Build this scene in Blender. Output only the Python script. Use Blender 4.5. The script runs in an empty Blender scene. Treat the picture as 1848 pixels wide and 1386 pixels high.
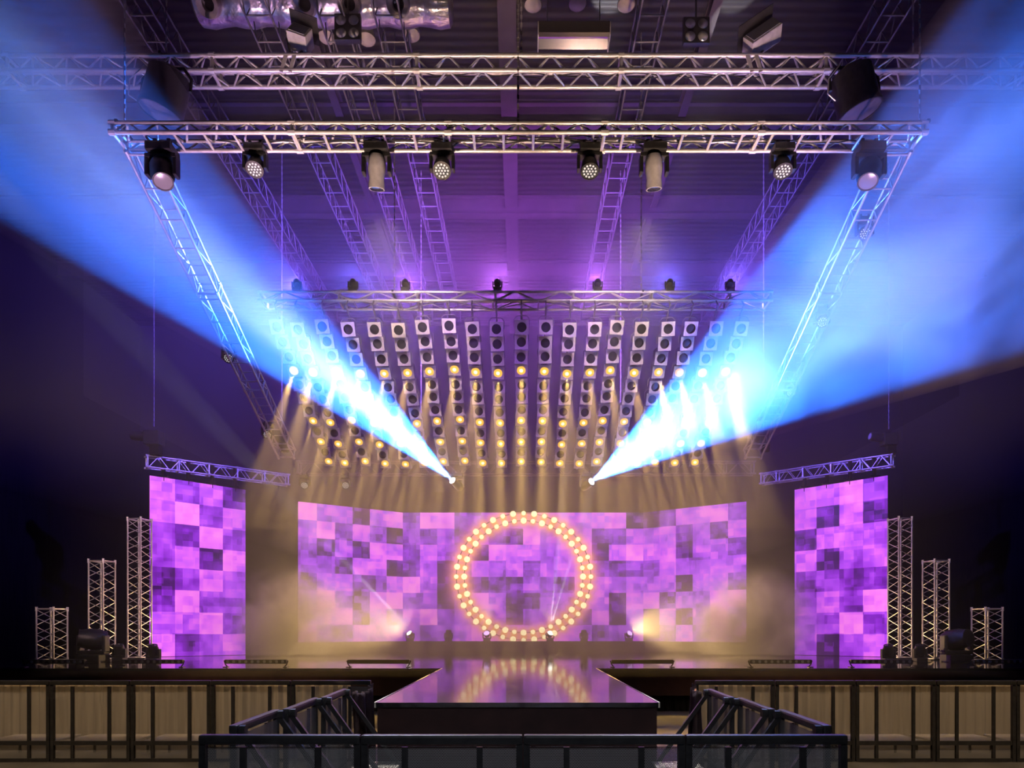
import bpy, bmesh, math, random
from mathutils import Vector, Matrix, Quaternion

random.seed(7)
scene = bpy.context.scene
C = scene.collection
PI = math.pi
V = Vector

# ------------------------------------------------------------------ camera, exposure, lights
CAM_Z = 1.97
FOCAL = 1232.0            # pixels, on the 1848 wide frame
CX, CY = 941.0, 1133.0    # where the level line of sight meets the frame


def at(px, py, d):
    """A point of the hall seen at (px, py), d metres down the hall from the camera."""
    return V(((px - CX) * d / FOCAL, d, CAM_Z + (CY - py) * d / FOCAL))


cam = bpy.data.cameras.new('camera')
cam_o = bpy.data.objects.new('camera', cam)
C.objects.link(cam_o)
cam_o.location = (0, 0, CAM_Z)
cam_o.rotation_euler = (PI / 2, 0, 0)
cam.lens = 24.0
cam.sensor_width = 36.0
cam.shift_x = -(CX - 924) / 1848
cam.shift_y = (CY - 693) / 1848
cam.clip_end = 200
scene.camera = cam_o

world = bpy.data.worlds.new('world')
scene.world = world
world.use_nodes = True
world.node_tree.nodes['Background'].inputs[0].default_value = (0, 0, 0, 1)
world.node_tree.nodes['Background'].inputs[1].default_value = 0.0

vs = scene.view_settings
vs.view_transform = 'Standard'
vs.look = 'None'
vs.gamma = 1.0
vs.use_curve_mapping = False
vs.exposure = 0.0
scene.cycles.max_bounces = 5
scene.cycles.diffuse_bounces = 1
scene.cycles.glossy_bounces = 3
scene.cycles.transparent_max_bounces = 12
scene.cycles.volume_bounces = 0
scene.cycles.caustics_reflective = False
scene.cycles.caustics_refractive = False
scene.cycles.sample_clamp_indirect = 4.0
scene.cycles.use_denoising = True
scene.cycles.use_adaptive_sampling = True
scene.cycles.adaptive_threshold = 0.2


def spot(name, loc, to, power, col, half, blend=0.15, r=0.05):
    l = bpy.data.lights.new(name, 'SPOT')
    l.energy = power
    l.color = col
    l.spot_size = 2 * math.radians(half)
    l.spot_blend = blend
    l.shadow_soft_size = r
    o = bpy.data.objects.new(name, l)
    C.objects.link(o)
    o.location = loc
    o.rotation_euler = (V(to) - V(loc)).to_track_quat('-Z', 'Y').to_euler()
    return o


MAIN_D = 28.5             # depth of the big screen
# the two big blue beams: (lamp position, aim point, cone half angle)
BEAM_D = 21.9
BEAMS = [
    (at(822, 872, BEAM_D), at(70, 190, 12.5), 10.6),
    (at(1062, 873, BEAM_D), at(1648, 470, 13.5), 13.8),
]
for k, (p, q, half) in enumerate(BEAMS):
    pw = (1.0, 0.8)[k]
    n = (q - p).normalized()
    spot('blue_beam_light', p + n * 0.2, q, 190000 * pw, (0.02, 0.16, 1.0), half, 0.2, 0.04)
    spot('blue_beam_core_light', p + n * 0.2, q, (155000, 62000)[k], ((0.36, 0.54, 1.0), (0.30, 0.45, 1.0))[k], half * (0.62, 0.8)[k], 1.0, 0.04)

# added purple and blue washes on the back truss, thrown up and back into the haze
WASH = [(-4.2, (0.14, 0.12, 1.0), 1.0), (3.7, (0.14, 0.12, 1.0), 1.0), (-5.6, (0.16, 0.09, 1.0), 1.5), (-2.9, (0.36, 0.10, 1.0), 1.0), (-0.6, (0.55, 0.13, 0.9), 1.1), (1.9, (0.5, 0.12, 0.95), 1.1), (5.2, (0.16, 0.09, 1.0), 1.5)]
ADDED_WASH_Y, ADDED_WASH_Z = 17.02, 10.58
for x, c, k in WASH:
    spot('added_haze_light', (x, ADDED_WASH_Y + 0.2, ADDED_WASH_Z + 0.1), (x * (2.0 if abs(x) > 5 else 1.25), 23.0, 12.6 if abs(x) > 5 else 13.6), 5200 * k, c, 58, 1.0, 0.1)
# rose light from the middle truss on the square frames of the lamp wall
for x in (-2.6, 2.3):
    spot('rose_wash_light', (x, 12.2, 9.45), (x * 1.1, 17.2, 9.4), 1700, (1.0, 0.72, 0.62), 26, 0.9, 0.12)
# added out-of-view spots without bodies, on the towers and side screens
for s in (-1, 1):
    spot('added_tower_light', (s * 7.5, 0.0, 10.5), (s * 11.6, 21.5, 4.2), 6500, (1.0, 0.62, 0.6), 11, 0.5, 0.2)
# light thrown up at the trusses by the moving heads on the riser
for px, c, p in ((738, (1.0, 0.5, 0.62), 700), (878, (1.0, 0.6, 0.22), 700), (993, (1.0, 0.6, 0.22), 700), (1137, (1.0, 0.5, 0.68), 700)):
    x = at(px, 0, MAIN_D - 0.4).x
    spot('riser_head_light', (x, MAIN_D - 0.6, 2.1), (x * 0.9, 12.5, 12.0), p, c, 24, 0.7, 0.08)
# warm heads on the riser turned sideways into the low smoke at both ends of the screen
for s in (-1, 1):
    spot('amber_smoke_light', ((-4.63, 4.47)[s > 0], MAIN_D - 0.75, 2.0), (s * 8.0, 22.5, 2.4), 4200, (1.0, 0.64, 0.22), 36, 1.0, 0.25)
    spot('added_amber_light', (s * 5.3, 17.0, 8.4), (s * 7.5, 22.0, 1.2), 1500, (1.0, 0.66, 0.25), 22, 1.0, 0.1)  # added lamp without a fixture, brightening the smoke from above
# violet wash from the dotted heads of the middle truss, on the lamp wall and its haze
for px in (461, 798, 1064, 1412):
    x = at(px, 0, 12.0).x
    spot('violet_wash_light', (x, 12.25, 9.6), (x * 1.05, 19.5, 7.6), 1300, (0.36, 0.12, 1.0), 24, 1.0, 0.1)
# cool light straight down into the pit from the two long heads of the middle truss
for s in (-1, 1):
    spot('pit_light', (s * 2.45, 11.95, 9.5), (s * 1.0, 7.0, 0.2), 5500, (0.85, 0.85, 1.0), 17, 0.8, 0.1)
# added unseen uplights in the pit, on the two near trusses and the roof gear above them
for x, y, c, p in ((-6.0, 10.9, (1.0, 0.55, 0.9), 4500), (-2.6, 9.4, (1.0, 0.66, 0.48), 8000), (2.6, 9.4, (1.0, 0.66, 0.44), 8000), (6.0, 10.9, (1.0, 0.55, 0.9), 4500)):
    spot('added_uplight', (x, y, 0.5), (x * 1.05, 12.9, 12.6), p, c, 18, 0.9, 0.15)
# added dim spot behind the camera, on the very front barriers
spot('added_front_light', (0, -3.0, 7.0), (0, 5.2, 0.6), 1000, (0.8, 0.85, 1.0), 24, 1.0, 0.3)
# thin rays from two of the riser heads
for px, tx, tz in ((993, 1.45, 6.2), (993, 2.3, 6.2), (738, -6.0, 4.0)):
    x = at(px, 0, MAIN_D - 0.6).x
    spot('thin_ray_light', (x, MAIN_D - 0.7, 1.95), (tx, MAIN_D - 4, tz), 40000, (0.95, 0.92, 1.0), 1.6, 0.5, 0.02)
# added out-of-view floods without bodies, on the barriers below the stage
for s in (-1, 1):
    spot('added_front_light', (s * 6.4, 4.2, 13.0), (s * 6.6, 11.2, 0.5), 7000, (1.0, 0.72, 0.44), 19, 0.6, 0.2)


# ------------------------------------------------------------------ materials
def mat(name, base=(0.5, 0.5, 0.5), rough=0.5, metal=0.0, emit=None, strength=0.0, spec=0.5, sampling=None):
    m = bpy.data.materials.new(name)
    m.use_nodes = True
    b = m.node_tree.nodes['Principled BSDF']
    b.inputs['Base Color'].default_value = (*base, 1)
    b.inputs['Roughness'].default_value = rough
    b.inputs['Metallic'].default_value = metal
    b.inputs['Specular IOR Level'].default_value = spec
    if emit:
        b.inputs['Emission Color'].default_value = (*emit, 1)
        b.inputs['Emission Strength'].default_value = strength
    if sampling:
        m.cycles.emission_sampling = sampling
    return m


class NT:
    """Small wrapper for wiring nodes."""

    def __init__(self, m):
        self.t = m.node_tree
        self.b = self.t.nodes.get('Principled BSDF')
        self.out = self.t.nodes.get('Material Output')

    def n(self, kind, **kw):
        nd = self.t.nodes.new(kind)
        for k, v in kw.items():
            setattr(nd, k, v)
        return nd

    def l(self, a, b):
        self.t.links.new(a, b)

    def m(self, op, a, b=None, c=None):
        nd = self.n('ShaderNodeMath', operation=op)
        for i, s in enumerate((a, b, c)):
            if s is None:
                continue
            if isinstance(s, (int, float)):
                nd.inputs[i].default_value = s
            else:
                self.l(s, nd.inputs[i])
        return nd.outputs[0]


def noisy(m, scale, lo, hi, bump=0.0, detail=4, stretch=(1, 1, 1)):
    """Procedural wear: colour between lo and hi with noise, and optional bump."""
    w = NT(m)
    tc = w.n('ShaderNodeTexCoord')
    mp = w.n('ShaderNodeMapping')
    mp.inputs['Scale'].default_value = stretch
    w.l(tc.outputs['Object'], mp.inputs[0])
    t = w.n('ShaderNodeTexNoise')
    t.inputs['Scale'].default_value = scale
    t.inputs['Detail'].default_value = detail
    w.l(mp.outputs[0], t.inputs['Vector'])
    r = w.n('ShaderNodeValToRGB')
    r.color_ramp.elements[0].position = 0.3
    r.color_ramp.elements[1].position = 0.7
    r.color_ramp.elements[0].color = (*lo, 1)
    r.color_ramp.elements[1].color = (*hi, 1)
    w.l(t.outputs[0], r.inputs[0])
    w.l(r.outputs[0], w.b.inputs['Base Color'])
    if bump:
        bp = w.n('ShaderNodeBump')
        bp.inputs['Strength'].default_value = bump
        bp.inputs['Distance'].default_value = 0.05
        w.l(t.outputs[0], bp.inputs['Height'])
        w.l(bp.outputs[0], w.b.inputs['Normal'])
    return m


M = {}
M['alu'] = noisy(mat('truss_aluminium', rough=0.36, metal=0.55), 9, (0.62, 0.6, 0.6), (0.78, 0.77, 0.76))
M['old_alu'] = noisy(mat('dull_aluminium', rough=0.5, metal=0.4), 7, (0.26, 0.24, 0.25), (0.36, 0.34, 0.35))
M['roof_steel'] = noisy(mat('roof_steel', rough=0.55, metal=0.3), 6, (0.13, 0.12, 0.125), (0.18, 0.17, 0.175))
M['mid_alu'] = noisy(mat('darker_aluminium', rough=0.45, metal=0.5), 8, (0.36, 0.34, 0.36), (0.48, 0.46, 0.48))  # aluminium in a darker tone, for the raked trusses
M['black'] = noisy(mat('black_plastic', rough=0.45), 12, (0.012, 0.012, 0.013), (0.022, 0.022, 0.024))
M['black_metal'] = noisy(mat('black_powder_coat', rough=0.35, metal=0.2), 14, (0.02, 0.019, 0.02), (0.035, 0.033, 0.034))
M['grey'] = noisy(mat('grey_housing', rough=0.4), 10, (0.3, 0.29, 0.3), (0.42, 0.4, 0.42))
M['velvet'] = noisy(mat('black_cloth', rough=0.9, spec=0.1), 4, (0.006, 0.005, 0.006), (0.012, 0.01, 0.011))
M['drape'] = noisy(mat('dark_cloth', rough=0.8, spec=0.2), 5, (0.05, 0.03, 0.03), (0.09, 0.055, 0.05))
M['skirt'] = noisy(mat('tan_skirt', rough=0.8, spec=0.2), 3, (0.30, 0.23, 0.15), (0.44, 0.36, 0.25), stretch=(6, 6, 0.4))
M['glass_off'] = mat('dark_lens', (0.02, 0.02, 0.03), 0.08, 0.0, spec=0.8)
M['lens_grey'] = mat('frosted_lens', (0.35, 0.35, 0.38), 0.15, 0.3)
M['frame'] = noisy(mat('par_frame_metal', rough=0.5, metal=0.15), 20, (0.6, 0.55, 0.5), (0.74, 0.7, 0.64))
M['amber'] = mat('amber_lamp', (0.1, 0.06, 0.0), 0.3, emit=(1.0, 0.52, 0.06), strength=1.4, sampling='NONE')
M['filament'] = mat('white_hot_lamp', (0.1, 0.1, 0.1), 0.3, emit=(1.0, 0.86, 0.45), strength=2.4, sampling='NONE')
M['beam_lens'] = mat('beam_lamp', (0.1, 0.1, 0.1), 0.3, emit=(0.85, 0.93, 1.0), strength=30.0, sampling='NONE')
M['white_dot'] = mat('led_dot', (0.2, 0.2, 0.2), 0.3, emit=(0.9, 0.88, 0.85), strength=0.7, sampling='NONE')
M['head_warm'] = mat('warm_head_lamp', (0.1, 0.1, 0.1), 0.3, emit=(1.0, 0.95, 0.85), strength=7.0, sampling='NONE')
M['head_purple'] = mat('purple_head_lamp', (0.1, 0.1, 0.1), 0.3, emit=(0.75, 0.45, 1.0), strength=2.5, sampling='NONE')
M['bulb'] = mat('bulb_glow', (0.1, 0.1, 0.1), 0.3, emit=(1.0, 0.82, 0.42), strength=1.8, sampling='NONE')
M['foil'] = noisy(mat('silver_foil', rough=0.28, metal=0.8), 5, (0.45, 0.42, 0.42), (0.8, 0.76, 0.74), bump=0.9, detail=6)
M['nozzle'] = noisy(mat('nozzle_ring', rough=0.6), 8, (0.3, 0.26, 0.23), (0.4, 0.35, 0.31))
M['mirror'] = mat('polished_reflector', (0.34, 0.31, 0.36), 0.1, 1.0)
M['strip'] = mat('pale_edge_strip', (0.75, 0.68, 0.55), 0.4)
M['cable'] = mat('black_cable', (0.02, 0.02, 0.02), 0.5)
M['red'] = mat('red_cover', (0.35, 0.03, 0.02), 0.5)


def stage_top():
    m = mat('gloss_stage_floor', (0.02, 0.018, 0.02), 0.07, spec=0.7)
    w = NT(m)
    w.b.inputs['IOR'].default_value = 1.85
    tc = w.n('ShaderNodeTexCoord')
    t = w.n('ShaderNodeTexNoise')
    t.inputs['Scale'].default_value = 1.4
    t.inputs['Detail'].default_value = 5
    w.l(tc.outputs['Object'], t.inputs['Vector'])
    r = w.n('ShaderNodeMapRange')
    r.inputs[3].default_value = 0.03
    r.inputs[4].default_value = 0.12
    w.l(t.outputs[0], r.inputs[0])
    w.l(r.outputs[0], w.b.inputs['Roughness'])
    br = w.n('ShaderNodeTexBrick')                      # joints between the deck panels
    br.offset = 0.0
    br.inputs['Scale'].default_value = 1.0
    br.inputs['Brick Width'].default_value = 1.22
    br.inputs['Row Height'].default_value = 1.22
    br.inputs['Mortar Size'].default_value = 0.006
    w.l(tc.outputs['Object'], br.inputs['Vector'])
    bp = w.n('ShaderNodeBump')
    bp.inputs['Strength'].default_value = 0.12
    bp.inputs['Distance'].default_value = 0.004
    bp.invert = True
    w.l(br.outputs['Fac'], bp.inputs['Height'])
    w.l(bp.outputs[0], w.b.inputs['Normal'])
    return m


M['stage_top'] = stage_top()
M['stage_side'] = noisy(mat('stage_side_black', rough=0.6, spec=0.25), 3, (0.026, 0.010, 0.010), (0.045, 0.018, 0.016))


def deck_plate():
    m = mat('diamond_plate', (0.55, 0.5, 0.42), 0.35, 0.4)
    w = NT(m)
    tc = w.n('ShaderNodeTexCoord')
    mp = w.n('ShaderNodeMapping')
    mp.inputs['Rotation'].default_value = (0, 0, PI / 4)
    mp.inputs['Scale'].default_value = (18, 18, 18)
    w.l(tc.outputs['Object'], mp.inputs[0])
    ch = w.n('ShaderNodeTexChecker')
    ch.inputs['Scale'].default_value = 1.0
    ch.inputs['Color1'].default_value = (0.85, 0.76, 0.6, 1)
    ch.inputs['Color2'].default_value = (0.5, 0.42, 0.3, 1)
    w.l(mp.outputs[0], ch.inputs[0])
    w.l(ch.outputs[0], w.b.inputs['Base Color'])
    return m


M['plate'] = deck_plate()


def perforated(name, pitch=0.0118, hole=0.36, base=(0.03, 0.03, 0.032)):
    """Sheet with staggered round holes that one sees through."""
    m = mat(name, base, 0.45, 0.3)
    w = NT(m)
    tc = w.n('ShaderNodeTexCoord')
    sp = w.n('ShaderNodeSeparateXYZ')
    w.l(tc.outputs['Object'], sp.inputs[0])
    row = w.m('DIVIDE', sp.outputs[2], pitch * 0.866)
    rf = w.m('FLOOR', row)
    odd = w.m('MULTIPLY', w.m('FLOORED_MODULO', rf, 2.0), 0.5)
    fx = w.m('SUBTRACT', w.m('FRACT', w.m('ADD', w.m('DIVIDE', sp.outputs[0], pitch), odd)), 0.5)
    fz = w.m('MULTIPLY', w.m('SUBTRACT', w.m('FRACT', row), 0.5), 0.866)
    d = w.m('SQRT', w.m('ADD', w.m('MULTIPLY', fx, fx), w.m('MULTIPLY', fz, fz)))
    solid = w.m('GREATER_THAN', d, hole)
    w.l(solid, w.b.inputs['Alpha'])
    return m


M['mesh'] = perforated('perforated_sheet', hole=0.37, base=(0.26, 0.25, 0.25))


def screen_material(name, ring=False):
    """Picture of an LED wall: blocks of violet and pink from the per-block level and tint stored on the
    faces, finer blocks and gradients inside each; the middle panel also has the glow round the bulb ring painted in."""
    m = mat(name, (0.01, 0.01, 0.012), 0.4)
    w = NT(m)
    lv = w.n('ShaderNodeAttribute', attribute_name='level')
    uv = w.n('ShaderNodeUVMap')
    def cells(scale, seed):
        mp = w.n('ShaderNodeMapping')
        mp.inputs['Scale'].default_value = (scale, scale, 1)
        mp.inputs['Location'].default_value = (seed, seed * 1.7, 0)
        w.l(uv.outputs[0], mp.inputs[0])
        fl = w.n('ShaderNodeVectorMath', operation='FLOOR')
        w.l(mp.outputs[0], fl.inputs[0])
        wn = w.n('ShaderNodeTexWhiteNoise', noise_dimensions='2D')
        w.l(fl.outputs[0], wn.inputs['Vector'])
        return wn.outputs['Value']
    ns = w.n('ShaderNodeTexNoise', noise_dimensions='2D')
    ns.inputs['Scale'].default_value = 1.1
    ns.inputs['Detail'].default_value = 2
    w.l(uv.outputs[0], ns.inputs['Vector'])
    sub1 = w.m('MULTIPLY', w.m('SUBTRACT', cells(2.37, 0.31), 0.5), 0.20)
    sub2 = w.m('MULTIPLY', w.m('SUBTRACT', cells(3.9, 0.77), 0.5), 0.10)
    soft = w.m('MULTIPLY', w.m('SUBTRACT', ns.outputs[0], 0.5), 0.42)
    tot = w.m('ADD', w.m('ADD', lv.outputs['Fac'], sub1), w.m('ADD', sub2, soft))
    ramp = w.n('ShaderNodeValToRGB')
    cr = ramp.color_ramp
    cr.elements[0].position = 0.0
    cr.elements[0].color = (0.012, 0.001, 0.03, 1)
    cr.elements[1].position = 1.0
    cr.elements[1].color = (1.0, 0.23, 0.86, 1)
    for p, c in ((0.22, (0.06, 0.003, 0.13)), (0.42, (0.23, 0.014, 0.55)), (0.6, (0.44, 0.055, 0.86)), (0.8, (0.78, 0.13, 0.9))):
        e = cr.elements.new(p)
        e.color = (*c, 1)
    w.l(tot, ramp.inputs[0])
    col = ramp.outputs[0]
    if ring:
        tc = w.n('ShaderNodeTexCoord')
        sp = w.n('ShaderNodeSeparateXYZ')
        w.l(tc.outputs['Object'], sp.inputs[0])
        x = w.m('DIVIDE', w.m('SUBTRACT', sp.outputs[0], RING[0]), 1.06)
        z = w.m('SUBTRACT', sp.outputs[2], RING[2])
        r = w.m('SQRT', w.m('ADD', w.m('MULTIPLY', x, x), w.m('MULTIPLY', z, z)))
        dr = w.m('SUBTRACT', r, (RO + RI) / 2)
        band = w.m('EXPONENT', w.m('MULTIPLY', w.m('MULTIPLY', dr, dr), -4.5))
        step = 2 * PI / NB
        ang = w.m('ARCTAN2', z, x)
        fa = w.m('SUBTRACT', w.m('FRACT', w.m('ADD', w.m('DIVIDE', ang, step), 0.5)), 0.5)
        halos = []  # glow round the bulbs, painted into the screen's colour
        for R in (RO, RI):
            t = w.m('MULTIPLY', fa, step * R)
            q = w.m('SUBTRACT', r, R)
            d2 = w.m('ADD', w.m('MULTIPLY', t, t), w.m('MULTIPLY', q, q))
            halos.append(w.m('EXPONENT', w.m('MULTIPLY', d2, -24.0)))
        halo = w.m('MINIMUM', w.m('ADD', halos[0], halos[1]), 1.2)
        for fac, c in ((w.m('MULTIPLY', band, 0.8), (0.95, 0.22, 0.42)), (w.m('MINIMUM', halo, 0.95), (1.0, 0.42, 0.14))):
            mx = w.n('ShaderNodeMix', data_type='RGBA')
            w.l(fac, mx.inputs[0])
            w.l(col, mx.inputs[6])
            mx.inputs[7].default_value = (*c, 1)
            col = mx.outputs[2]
    w.l(col, w.b.inputs['Emission Color'])
    w.b.inputs['Emission Strength'].default_value = SCREEN_GAIN
    return m


SCREEN_GAIN = 1.2


def haze_material(name, density, noise=None, stretch=(1, 1, 1), lo=0.4, hi=0.68, floor=0.1, g=0.15, color=(1, 1, 1)):
    m = bpy.data.materials.new(name)
    m.use_nodes = True
    nt = m.node_tree
    nt.nodes.clear()
    w = NT(m)
    out = w.n('ShaderNodeOutputMaterial')
    v = w.n('ShaderNodeVolumeScatter')
    v.inputs['Color'].default_value = (*color, 1)
    v.inputs['Density'].default_value = density
    v.inputs['Anisotropy'].default_value = g
    w.l(v.outputs[0], out.inputs['Volume'])
    if noise:
        tc = w.n('ShaderNodeTexCoord')
        mp = w.n('ShaderNodeMapping')
        mp.inputs['Scale'].default_value = stretch
        w.l(tc.outputs['Object'], mp.inputs[0])
        t = w.n('ShaderNodeTexNoise')
        t.inputs['Scale'].default_value = noise
        t.inputs['Detail'].default_value = 3.5
        t.inputs['Distortion'].default_value = 0.6
        w.l(mp.outputs[0], t.inputs['Vector'])
        r = w.n('ShaderNodeMapRange')
        r.interpolation_type = 'SMOOTHSTEP'
        r.inputs[1].default_value = lo
        r.inputs[2].default_value = hi
        r.inputs[3].default_value = floor * density
        r.inputs[4].default_value = density
        w.l(t.outputs[0], r.inputs[0])
        w.l(r.outputs[0], v.inputs['Density'])
        return m, w, r, v
    return m


# ------------------------------------------------------------------ mesh helpers
class MB:
    """Collects shapes and links them as ONE mesh object."""

    def __init__(self):
        self.bm = bmesh.new()

    def box(self, c, size, rot=None, bevel=0.0):
        r = bmesh.ops.create_cube(self.bm, size=1)
        vs_ = r['verts']
        for v in vs_:
            p = V((v.co.x * size[0], v.co.y * size[1], v.co.z * size[2]))
            if rot is not None:
                p = rot @ p
            v.co = p + V(c)
        if bevel:
            es = list({e for v in vs_ for e in v.link_edges})
            bmesh.ops.bevel(self.bm, geom=es, offset=bevel, segments=2, affect='EDGES', profile=0.7)
        return self

    def tube(self, a, b, r, seg=8, r2=None, caps=True):
        a, b = V(a), V(b)
        d = b - a
        L = d.length
        if L < 1e-6:
            return self
        res = bmesh.ops.create_cone(self.bm, segments=seg, radius1=r, radius2=r if r2 is None else r2, depth=L, cap_ends=caps)
        q = d.to_track_quat('Z', 'Y')
        m = a + d / 2
        for v in res['verts']:
            v.co = q @ v.co + m
        return self

    def path(self, pts, r, seg=6):
        for a, b in zip(pts, pts[1:]):
            self.tube(a, b, r, seg)
        return self

    def lathe(self, prof, c=(0, 0, 0), axis=(0, 0, 1), seg=20):
        """Profile of (radius, height) pairs turned about an axis."""
        q = V(axis).normalized().to_track_quat('Z', 'Y')
        c = V(c)
        rings = []
        for r, h in prof:
            if r < 1e-5:
                rings.append([self.bm.verts.new(c + q @ V((0, 0, h)))])
            else:
                rings.append([self.bm.verts.new(c + q @ V((r * math.cos(2 * PI * k / seg), r * math.sin(2 * PI * k / seg), h))) for k in range(seg)])
        for A, B in zip(rings, rings[1:]):
            for k in range(seg):
                k2 = (k + 1) % seg
                if len(A) == 1 and len(B) == 1:
                    continue
                if len(A) == 1:
                    self.bm.faces.new((A[0], B[k2], B[k]))
                elif len(B) == 1:
                    self.bm.faces.new((A[k], A[k2], B[0]))
                else:
                    self.bm.faces.new((A[k], A[k2], B[k2], B[k]))
        return self

    def prism(self, pts, h0, h1, axis='z'):
        """Closed outline of 2D points extruded from h0 to h1 along an axis."""
        def mk(p, h):
            return {'z': V((p[0], p[1], h)), 'x': V((h, p[0], p[1])), 'y': V((p[0], h, p[1]))}[axis]
        lo = [self.bm.verts.new(mk(p, h0)) for p in pts]
        hi = [self.bm.verts.new(mk(p, h1)) for p in pts]
        n = len(pts)
        self.bm.faces.new(lo[::-1])
        self.bm.faces.new(hi)
        for k in range(n):
            self.bm.faces.new((lo[k], lo[(k + 1) % n], hi[(k + 1) % n], hi[k]))
        return self

    def mesh(self, name, material, smooth=False):
        bmesh.ops.recalc_face_normals(self.bm, faces=self.bm.faces)
        me = bpy.data.meshes.new(name)
        self.bm.to_mesh(me)
        self.bm.free()
        if material is not None:
            me.materials.append(material)
        if smooth:
            for p in me.polygons:
                p.use_smooth = True
            try:
                me.set_sharp_from_angle(angle=math.radians(40))
            except Exception:
                pass
        return me

    def build(self, name, material, parent=None, smooth=False, loc=None):
        return put(name, self.mesh(name, material, smooth), parent, loc)


def put(name, me, parent=None, loc=None):
    o = bpy.data.objects.new(name, me)
    C.objects.link(o)
    if parent is not None:
        o.parent = parent
    if loc is not None:
        o.location = loc
    return o


def tag(o, label=None, cat=None, group=None, kind=None):
    if label:
        o['label'] = label
    if cat:
        o['category'] = cat
    if group:
        o['group'] = group
    if kind:
        o['kind'] = kind
    return o


def thing(name, label, cat, loc=(0, 0, 0), rot=None, group=None):
    o = bpy.data.objects.new(name, None)
    C.objects.link(o)
    o.location = loc
    o.empty_display_size = 0.1
    if rot is not None:
        o.rotation_mode = 'QUATERNION'
        o.rotation_quaternion = rot
    return tag(o, label, cat, group)


def copy_thing(src, name=None, loc=None, label=None):
    """A thing with copies of its parts and sub-parts; mesh data is shared."""
    def rec(o, parent):
        c = o.copy()
        C.objects.link(c)
        c.parent = parent
        for ch in o.children:
            rec(ch, c)
        return c
    c = rec(src, None)
    if loc is not None:
        c.location = loc
    if label:
        c['label'] = label
    return c


ORD = ['zeroth', 'first', 'second', 'third', 'fourth', 'fifth', 'sixth', 'seventh', 'eighth', 'ninth', 'tenth', 'eleventh',
       'twelfth', 'thirteenth', 'fourteenth', 'fifteenth', 'sixteenth', 'seventeenth', 'eighteenth', 'nineteenth', 'twentieth']

# ------------------------------------------------------------------ the hall
HX, HY0, HY1, HZ = 19.0, -4.0, 34.0, 17.0


def floor_material():
    m = mat('hall_floor', rough=0.35, spec=0.4)
    noisy(m, 2.0, (0.05, 0.046, 0.04), (0.10, 0.09, 0.08), bump=0.05)
    return m


def roof_material():
    m = mat('corrugated_roof_deck', (0.12, 0.085, 0.085), 0.55, 0.3)
    w = NT(m)
    tc = w.n('ShaderNodeTexCoord')
    wv = w.n('ShaderNodeTexWave', bands_direction='Y')
    wv.inputs['Scale'].default_value = 1.15
    w.l(tc.outputs['Object'], wv.inputs['Vector'])
    r = w.n('ShaderNodeValToRGB')
    r.color_ramp.elements[0].color = (0.009, 0.007, 0.008, 1)
    r.color_ramp.elements[1].color = (0.024, 0.018, 0.018, 1)
    w.l(wv.outputs['Fac'], r.inputs[0])
    w.l(r.outputs[0], w.b.inputs['Base Color'])
    bp = w.n('ShaderNodeBump')
    bp.inputs['Strength'].default_value = 0.4
    bp.inputs['Distance'].default_value = 0.08
    w.l(wv.outputs['Fac'], bp.inputs['Height'])
    w.l(bp.outputs[0], w.b.inputs['Normal'])
    return m


M['wall'] = noisy(mat('black_wall', rough=0.9, spec=0.1), 2.5, (0.006, 0.005, 0.008), (0.011, 0.009, 0.014), stretch=(4, 4, 0.3))


def struct(name, c, s, m):
    return tag(MB().box(c, s).build(name, m), kind='structure')


struct('floor', (0, (HY0 + HY1) / 2, -0.1), (2 * HX, HY1 - HY0, 0.2), floor_material())
struct('ceiling', (0, (HY0 + HY1) / 2, HZ + 0.1), (2 * HX, HY1 - HY0, 0.2), roof_material())
struct('wall_back', (0, HY1 + 0.1, HZ / 2), (2 * HX, 0.2, HZ), M['wall'])
struct('wall_front', (0, HY0 - 0.1, HZ / 2), (2 * HX, 0.2, HZ), M['wall'])
struct('wall_left', (-HX - 0.1, (HY0 + HY1) / 2, HZ / 2), (0.2, HY1 - HY0, HZ), M['wall'])
struct('wall_right', (HX + 0.1, (HY0 + HY1) / 2, HZ / 2), (0.2, HY1 - HY0, HZ), M['wall'])
# steel roof beams
M['beam'] = noisy(mat('painted_roof_beam', rough=0.6), 3, (0.035, 0.024, 0.028), (0.06, 0.042, 0.046))


def i_beam(name, a, b, h, w):
    a, b = V(a), V(b)
    d = (b - a).normalized()
    L = (b - a).length
    q = d.to_track_quat('X', 'Z').to_matrix()
    mb = MB()
    mid = (a + b) / 2
    mb.box(mid, (L, 0.03, h), q)
    mb.box(mid + V((0, 0, h / 2)), (L, w, 0.04), q)
    mb.box(mid - V((0, 0, h / 2)), (L, w, 0.04), q)
    return tag(mb.build(name, M['beam']), kind='structure')


for k, y in enumerate((15.4, 19.6, 23.8, 28.0)):
    i_beam('trim_%d' % (k + 1), (-HX, y, HZ - 0.36), (HX, y, HZ - 0.36), 0.6, 0.3)
for k, x in enumerate((-5.2, -0.35, 4.6)):
    i_beam('trim_%d' % (k + 5), (x, 0, HZ - 0.2), (x, HY1, HZ - 0.2), 0.34, 0.45 if k == 1 else 0.22)

# ------------------------------------------------------------------ stage
SZ = 1.02           # stage floor
SY = 16.0           # front edge of the stage
CWX0, CWX1, CWY = -1.87, 1.76, 8.67

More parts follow.
